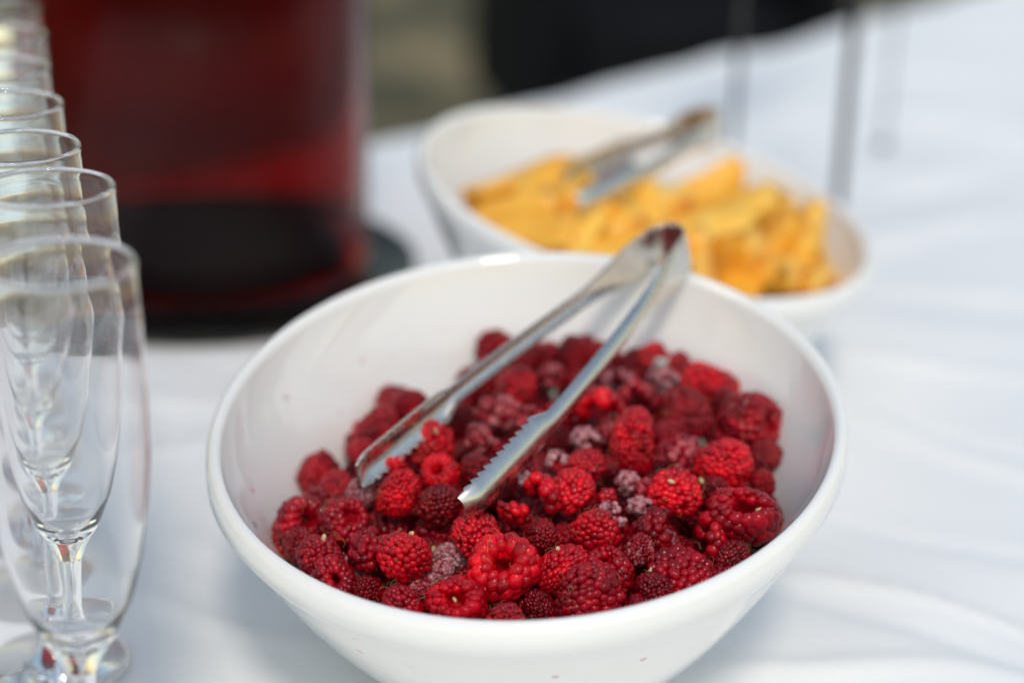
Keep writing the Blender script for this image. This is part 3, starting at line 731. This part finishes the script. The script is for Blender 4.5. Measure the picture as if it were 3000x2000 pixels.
# px, py, diameter px, kind, class, direction of the tip (camera-ish frame: right, up, towards camera), spin, lift, label
V3 = lambda *a: a
BERRY = [
 (1473, 1660, 198, 'H0', 'bright', (0.05, -0.45, -0.9), 0.0, .004, 'bright red raspberry with round hollow core open to the light, beside a second hollow one'),
 (1339, 1764, 178, 'H1', 'red', (-0.05, -0.35, -0.95), 0.5, .001, 'red raspberry with gaping hollow core touching the inside of the bowl rim'),
 (2176, 1515, 192, 'H1', 'crimson', (-0.1, -0.5, -0.85), 0.9, .003, 'glossy dark crimson raspberry with a red drupelet inside its hollow core'),
 (880, 1522, 158, 'H0', 'crimson', (-0.6, -0.25, -0.75), 0.2, .002, 'dark crimson raspberry with hollow core, against the side wall of the bowl'),
 (2197, 1231, 168, 'H1', 'crimson', (-0.85, 0.0, -0.5), 0.2, .004, 'dark crimson raspberry with its hollow turned to the bowl wall'),
 (980, 1698, 130, 'W2', 'dull', (-0.3, -0.2, -0.9), 0.2, .0, 'small dull raspberry with a pinhole core'),
 (1190, 1630, 170, 'W0', 'bright', (0.1, 0.15, 0.95), 0.3, .006, 'bright glossy raspberry seen tip on, with a pale seed on it'),
 (1389, 1565, 148, 'W4', 'bright', (-0.2, 0.6, 0.7), 1.0, .006, 'bright red raspberry just below the tip of the near tong jaw'),
 (1745, 1557, 152, 'W2', 'red', (0.1, 0.3, 0.9), 0.6, .004, 'squarish glossy red raspberry with large drupelets'),
 (1985, 1443, 158, 'W4', 'bright', (0.1, 0.5, 0.8), 1.3, .007, 'squarish bright red raspberry with a pale fleck on top'),
 (2121, 1358, 160, 'W0', 'bright', (0.3, 0.5, 0.75), 2.0, .006, 'round bright red raspberry with dense glossy drupelets'),
 (1857, 1290, 165, 'W3', 'red', (0.1, 0.85, 0.45), 0.8, .006, 'long glossy red raspberry lying on top of the heap'),
 (2070, 1137, 155, 'W3', 'bright', (-0.7, 0.5, 0.3), 0.1, .004, None),
 (2014, 1214, 155, 'W5', 'crimson', (0.6, -0.1, 0.7), 0.4, .003, None),
 (1263, 1298, 162, 'W2', 'bright', (0.3, 0.2, 0.9), 0.9, .006, 'bright red raspberry lying between the two jaws of the tongs'),
 (1167, 1443, 135, 'W0', 'bright', (0.2, 0.7, 0.6), 0.5, .006, None),
 (1144, 1372, 95, 'B2', 'bright', (0.1, 0.5, 0.8), 0.0, .006, None),
 (1293, 1386, 105, 'H0', 'bright', (0.3, -0.4, -0.8), 0.4, .004, None),
 (983, 1424, 100, 'W5', 'dull', (-0.3, 0.7, 0.5), 0.4, .002, None),
 (1003, 1530, 132, 'H1', 'crimson', (-0.5, -0.6, -0.6), 0.3, .003, None),
 (941, 1630, 152, 'W5', 'dull', (0.2, 0.7, 0.7), 1.5, .002, 'dull smooth crimson raspberry low against the inside of the bowl'),
 (1083, 1610, 125, 'B0', 'crimson', (0.4, 0.2, 0.8), 2.0, .002, None),
 (1045, 1664, 100, 'W5', 'frost', (-0.4, 0.1, 0.8), 0.1, -.003, None),
 (1328, 1630, 110, 'W5', 'frost', (0.2, 0.5, 0.8), 0.9, -.003, 'frosty grey raspberry in the gap behind the hollow ones'),
 (1278, 1683, 95, 'W1', 'frost', (0.6, 0.2, 0.7), 0.3, -.006, None),
 (1236, 1722, 90, 'W5', 'half', (0.6, 0.2, 0.7), 0.9, -.006, None),
 (1175, 1779, 145, 'W0', 'crimson', (0.0, 0.6, 0.7), 0.7, -.001, None),
 (1481, 1822, 140, 'W5', 'dull', (0.0, 0.8, 0.6), 0.7, .002, 'dull raspberry half hidden by the bowl rim'),
 (1075, 1738, 110, 'W1', 'dark', (0.0, 0.6, 0.7), 0.7, -.006, None),
 (1286, 1475, 135, 'W1', 'dark', (0.5, 0.3, 0.8), 0.7, .002, None),
 (1496, 1484, 92, 'B1', 'bright', (0.1, 0.2, 0.9), 0.4, .006, None),
 (1540, 1400, 40, 'C3', 'frost', (0, 0, 1), 0.0, .006, None),
 (1581, 1462, 125, 'B1', 'red', (0.2, 0.3, 0.9), 1.9, .006, 'broken raspberry clump of large glossy drupelets'),
 (1584, 1572, 118, 'W1', 'dark', (0.2, 0.3, 0.9), 0.2, .002, None),
 (1679, 1436, 132, 'W2', 'bright', (0.5, 0.2, 0.8), 2.4, .006, None),
 (1555, 1388, 80, 'W5', 'dull', (0.0, 0.8, 0.5), 2.4, .006, 'small dry dull raspberry beside the near tong jaw'),
 (1717, 1367, 112, 'W1', 'red', (0.4, 0.3, 0.8), 1.0, .004, None),
 (1636, 1362, 85, 'C2', 'frost', (0.4, 0.3, 0.8), 1.0, .005, None),
 (1776, 1462, 55, 'C3', 'red', (0.4, 0.3, 0.8), 1.0, .004, None),
 (1840, 1415, 80, 'C0', 'frost', (0.4, 0.3, 0.8), 1.0, .004, None),
 (1799, 1500, 100, 'C2', 'frost', (0.2, 0.3, 0.9), 2.0, .004, 'clump of white frosted drupelets in the middle of the heap'),
 (1885, 1440, 80, 'C1', 'half', (0.2, 0.3, 0.9), 0.3, .004, None),
 (1878, 1485, 80, 'C0', 'frost', (0.2, 0.3, 0.9), 0.3, .0, None),
 (1929, 1550, 130, 'B0', 'dark', (0.1, 0.6, 0.8), 0.3, .002, None),
 (1935, 1600, 110, 'W5', 'half', (0.1, 0.2, 0.9), 0.3, -.006, None),
 (1875, 1609, 110, 'W5', 'half', (0.1, 0.9, 0.4), 0.3, .0, None),
 (2074, 1572, 118, 'B0', 'red', (0.3, 0.5, 0.8), 2.3, .0, None),
 (1787, 1676, 155, 'H1', 'crimson', (0.2, -0.75, -0.6), 2.3, .0, None),
 (1649, 1668, 150, 'W3', 'red', (0.75, 0.5, 0.4), 0.3, .001, None),
 (2002, 1676, 185, 'W4', 'crimson', (0.2, 0.7, 0.6), 0.3, .0, None),
 (1718, 1752, 195, 'W0', 'crimson', (-0.3, 0.7, 0.6), 0.3, .0, None),
 (1914, 1737, 130, 'W1', 'dark', (-0.3, 0.7, 0.6), 0.3, -.004, None),
 (1584, 1783, 120, 'W5', 'dark', (-0.3, 0.7, 0.6), 1.3, -.006, None),
 (2147, 1641, 120, 'W1', 'dark', (-0.3, 0.7, 0.6), 1.3, -.004, None),
 (2236, 1412, 80, 'W5', 'crimson', (0.3, 0.7, 0.6), 1.3, .0, None),
 (1997, 1328, 120, 'B2', 'half', (0.1, 0.3, 0.9), 1.3, .004, None),
 (1764, 1205, 130, 'B1', 'bright', (0.1, 0.3, 0.9), 0.2, .008, 'bright red torn raspberry piece on top of the heap'),
 (1768, 1362, 85, 'W5', 'dark', (-0.3, 0.3, 0.9), 0.2, .003, None),
 (1713, 1290, 90, 'C0', 'frost', (0.1, 0.3, 0.9), 0.2, .004, None),
 (1790, 1265, 90, 'B0', 'half', (0.1, 0.3, 0.9), 0.9, .004, None),
 (1420, 1286, 110, 'B0', 'half', (0.1, 0.5, 0.8), 0.9, .004, None),
 (1393, 1374, 100, 'W1', 'dark', (0.1, 0.5, 0.8), 0.9, .003, None),
 (1515, 1126, 120, 'W0', 'red', (0.5, 0.5, 0.5), 0.9, .004, None),
 (1458, 1198, 110, 'B0', 'half', (0.5, 0.5, 0.5), 0.9, .003, None),
 (1535, 1222, 110, 'C2', 'half', (0.5, 0.5, 0.5), 0.9, .004, None),
 (1592, 1061, 125, 'W5', 'crimson', (0.2, 0.8, 0.4), 0.9, .002, None),
 (1611, 1120, 110, 'B2', 'half', (0.2, 0.8, 0.4), 0.9, .002, None),
 (1683, 1050, 115, 'W1', 'crimson', (-0.2, 0.8, 0.4), 0.9, .003, None),
 (1712, 1020, 75, 'B2', 'red', (-0.2, 0.8, 0.4), 0.9, .005, None),
 (1790, 1075, 110, 'W0', 'crimson', (-0.2, 0.8, 0.4), 1.9, .0, None),
 (1917, 1050, 85, 'B2', 'red', (-0.2, 0.8, 0.4), 0.9, .0, None),
 (1990, 1083, 90, 'W1', 'crimson', (-0.2, 0.8, 0.4), 0.9, .0, None),
 (1870, 1175, 125, 'B0', 'half', (0.2, 0.6, 0.7), 0.4, .002, None),
 (1815, 1129, 110, 'C2', 'half', (0.2, 0.6, 0.7), 0.4, .002, None),
 (1946, 1123, 105, 'C0', 'frost', (0.2, 0.6, 0.7), 0.4, .001, None),
 (1462, 1020, 140, 'W4', 'crimson', (0.3, 0.8, 0.2), 0.4, .008, 'crimson raspberry high against the back wall of the bowl, behind the tongs'),
 (1202, 1195, 120, 'W5', 'crimson', (0.6, 0.6, 0.3), 0.4, .003, None),
 (1112, 1250, 125, 'W1', 'crimson', (0.6, 0.6, 0.3), 0.4, .002, None),
 (1056, 1443, 100, 'W5', 'frost', (-0.3, 0.6, 0.7), 0.4, .001, None),
 (1060, 1320, 100, 'W5', 'dull', (0.6, 0.6, 0.3), 0.4, .001, None),
 (1655, 1225, 115, 'B2', 'crimson', (0.3, 0.6, 0.7), 0.4, .002, None),
 (1640, 1290, 105, 'W1', 'dark', (0.3, 0.6, 0.7), 0.4, -.003, None),
 (1440, 1440, 100, 'W5', 'dark', (0.3, 0.6, 0.7), 0.4, -.004, None),
 (1330, 1230, 115, 'W1', 'dark', (0.3, 0.6, 0.7), 0.4, -.002, None),
 (1420, 1120, 110, 'W5', 'crimson', (0.3, 0.6, 0.7), 1.4, -.002, None),
 (2090, 1440, 100, 'W1', 'dark', (0.3, 0.6, 0.7), 0.4, -.004, None),
 (2100, 1260, 90, 'W5', 'dark', (0.3, 0.6, 0.7), 0.4, -.004, None),
 (1700, 1130, 100, 'W5', 'dark', (0.3, 0.6, 0.7), 1.4, -.002, None),
 (1860, 1075, 105, 'W1', 'dark', (0.1, 0.6, 0.7), 2.4, -.002, None),
 (1760, 1040, 95, 'W5', 'crimson', (-0.3, 0.6, 0.7), 0.6, -.001, None),
 (1545, 1035, 100, 'W1', 'crimson', (-0.3, 0.6, 0.7), 0.6, .0, None),
 (2130, 1195, 110, 'W1', 'dark', (-0.3, 0.6, 0.7), 0.6, -.004, None),
 (1960, 1270, 110, 'W5', 'crimson', (-0.3, 0.6, 0.7), 0.6, -.004, None),
 (890, 1600, 110, 'W1', 'dark', (-0.3, 0.6, 0.7), 0.6, -.006, None),
 (2240, 1330, 100, 'W1', 'dark', (-0.3, 0.6, 0.7), 0.6, -.006, None),
]
VIEW = -ray(1500, 1400).normalized()                    # towards the camera from the bowl
RIGHT = Vector((1, 0, 0)); UPV = VIEW.cross(RIGHT).normalized()
if UPV.z < 0: UPV = -UPV
MARKS = [(1473, 1660, 'touching the bright hollow raspberry'), (1339, 1764, 'beside the gaping hollow raspberry at the rim'), (2176, 1515, 'beside the hollow raspberry holding a red drupelet'),
         (880, 1522, 'by the hollow raspberry against the side wall'), (1190, 1630, 'beside the bright raspberry with the pale seed'), (1372, 1470, 'at the tip of the near tong jaw'),
         (1050, 1370, 'at the tip of the far tong jaw'), (1263, 1298, 'between the two tong jaws'), (1857, 1290, 'beside the long raspberry on top of the heap'), (1985, 1443, 'beside the squarish bright red raspberry'),
         (2121, 1358, 'beside the round bright raspberry'), (1799, 1500, 'by the white frosted clump'), (1764, 1205, 'beside the torn bright red piece'), (1462, 1020, 'under the far tong arm near the back wall'),
         (1640, 1100, 'under the near tong arm'), (1900, 1070, 'against the tall back wall of the bowl'), (2197, 1231, 'beside the hollow raspberry turned to the wall'), (1745, 1557, 'beside the squarish glossy raspberry with large drupelets'),
         (1600, 1480, 'by the broken clump of large drupelets'), (1555, 1388, 'by the small dry raspberry'), (941, 1630, 'by the dull smooth raspberry low in the bowl'), (1850, 1720, 'low down behind the bowl lip'), (1620, 1740, 'deep in the shade of the bowl lip')]
def near_mark(px, py, marks):
    return min(marks, key=lambda m: (m[0] - px) ** 2 + (m[1] - py) ** 2)[2]
def pick(code):
    return {'W': WHOLE, 'H': HOLEB, 'B': BROKEN, 'C': CRUMB}[code[0]][int(code[1])]
SHARED = {'W': '{} raspberry', 'B': '{} broken raspberry piece', 'C': '{} loose raspberry crumbs', 'H': '{} hollow raspberry'}
def berry(p, rad, code, cls, tip, spin, label=None, group=None, hairs=True, i=0, jit=0.0):
    nm = {'W': 'raspberry', 'H': 'raspberry', 'B': 'raspberry_piece', 'C': 'raspberry_crumb'}[code[0]]
    o = empty(nm, p)
    d = (RIGHT * tip[0] + UPV * tip[1] + VIEW * tip[2]).normalized()
    o.rotation_mode = 'QUATERNION'; o.rotation_quaternion = rot_to(d, spin + i * 0.37)
    o.scale = (rad * (1 + 0.09 * math.sin(i * 5.3)), rad * (1 + 0.09 * math.sin(i * 3.7 + 1)), rad * (1 + 0.08 * math.sin(i * 2.9 + 2)))
    m = obj('drupelets', pick(code), o)
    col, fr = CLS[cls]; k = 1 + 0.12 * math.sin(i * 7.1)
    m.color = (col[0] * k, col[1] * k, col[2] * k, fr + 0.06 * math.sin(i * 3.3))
    if hairs and code[0] in 'WH': obj('hairs', HAIRS[i % 3], o)
    tag(o, label or SHARED[code[0]].format(WORD[cls]) + ' in the white bowl', 'raspberry', group or 'raspberries in the bowl')
    return o
# relax the visible berries a little so that they rest against each other, keeping their line of sight
pos, rad = [], []
for (px, py, d, code, cls, tip, spin, lift, lab) in BERRY:
    p = on_pile(px, py, lift); dep = (p - Vector((0, 0, CAM_H))).dot(Vector((0, math.cos(PITCH), -math.sin(PITCH))))
    rad.append(d / FPX * dep / 2 * (0.98 if code[0] in 'WH' else 1.0)); pos.append(p)
cam_p = Vector((0, 0, CAM_H))
for it in range(30):
    for a in range(len(pos)):
        for c in range(a):
            dv = pos[a] - pos[c]; L = dv.length; want = (rad[a] + rad[c]) * 0.80
            if L < want:
                # move along the two sight lines only
                va_, vc_ = (pos[a] - cam_p).normalized(), (pos[c] - cam_p).normalized()
                push = (want - L) * 0.25
                s = 1 if dv.dot(va_) > 0 else -1
                pos[a] += va_ * push * s * 0.6; pos[c] -= vc_ * push * s * 0.6
    for a in range(len(pos)):
        ex, ey = pos[a].x - B1[0], pos[a].y - B1[1]; ro = 1 + rad[a] * 0.75 / max(math.hypot(ex, ey), 0.01)
        wz = bowl_in(B1[0] + ex * ro, B1[1] + ey * ro, B1, B1Z, B1A, B1B) + rad[a] * 0.4
        if pos[a].z < wz:
            pos[a] -= (pos[a] - cam_p).normalized() * (wz - pos[a].z) * 0.6
        pz = pile_z(pos[a].x, pos[a].y) + 0.014
        if pos[a].z > pz: pos[a] += (pos[a] - cam_p).normalized() * (pos[a].z - pz) * 0.8
for i, (B_, p, r_) in enumerate(zip(BERRY, pos, rad)):
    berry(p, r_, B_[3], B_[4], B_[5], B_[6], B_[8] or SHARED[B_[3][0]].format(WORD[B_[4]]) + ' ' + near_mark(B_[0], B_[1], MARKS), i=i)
# berries of the layers underneath, coloured darker to stand in for shade in the gaps
g = np.random.default_rng(5)
k = 0
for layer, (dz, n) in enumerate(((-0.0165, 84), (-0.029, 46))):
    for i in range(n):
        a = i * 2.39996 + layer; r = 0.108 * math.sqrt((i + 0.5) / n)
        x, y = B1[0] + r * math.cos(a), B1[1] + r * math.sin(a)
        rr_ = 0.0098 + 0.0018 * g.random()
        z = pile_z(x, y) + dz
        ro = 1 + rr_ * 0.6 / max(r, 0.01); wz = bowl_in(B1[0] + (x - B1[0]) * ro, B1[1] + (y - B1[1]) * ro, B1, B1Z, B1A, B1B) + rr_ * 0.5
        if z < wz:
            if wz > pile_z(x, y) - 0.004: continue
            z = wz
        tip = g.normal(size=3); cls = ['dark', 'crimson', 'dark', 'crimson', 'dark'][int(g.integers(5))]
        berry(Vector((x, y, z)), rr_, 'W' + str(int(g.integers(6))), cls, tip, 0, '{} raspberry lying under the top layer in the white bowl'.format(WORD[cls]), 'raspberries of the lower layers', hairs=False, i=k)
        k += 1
# pale seeds and flecks
sv = IV2 * np.array([1.0, 0.55, 0.4]); seed_me = mesh('raspberry_seed', sv + 0.12 * np.sin(sv[:, [1, 2, 0]] * 5), IF2, M_SEED)
for i, (px, py, host) in enumerate([(1129, 1596, 6), (1205, 1562, 6), (949, 1575, 19), (1904, 1671, 36), (1967, 1410, 9), (2055, 1407, 10), (1635, 1608, 33), (1270, 1608, 6), (2221, 1492, 2), (1332, 1755, 1), (1936, 1780, 51), (1277, 1262, 14)]):
    j = min(range(len(BERRY)), key=lambda q: (BERRY[q][0] - px) ** 2 + (BERRY[q][1] - py) ** 2)
    d = ray(px, py).normalized(); oc = cam_p - pos[j]; bq = oc.dot(d); cq = oc.dot(oc) - (rad[j] * 1.0) ** 2; disc = bq * bq - cq
    tt = -bq - math.sqrt(disc) if disc > 0 else -bq
    o = obj('raspberry_seed', seed_me, loc=cam_p + d * tt); o.scale = (0.0016, 0.0016, 0.0016); o.rotation_euler = (i * 1.1, i * 0.7, i * 2.3)
    tag(o, 'tiny pale beige seed lying on the raspberries', 'seed', 'pale seeds on the raspberries')
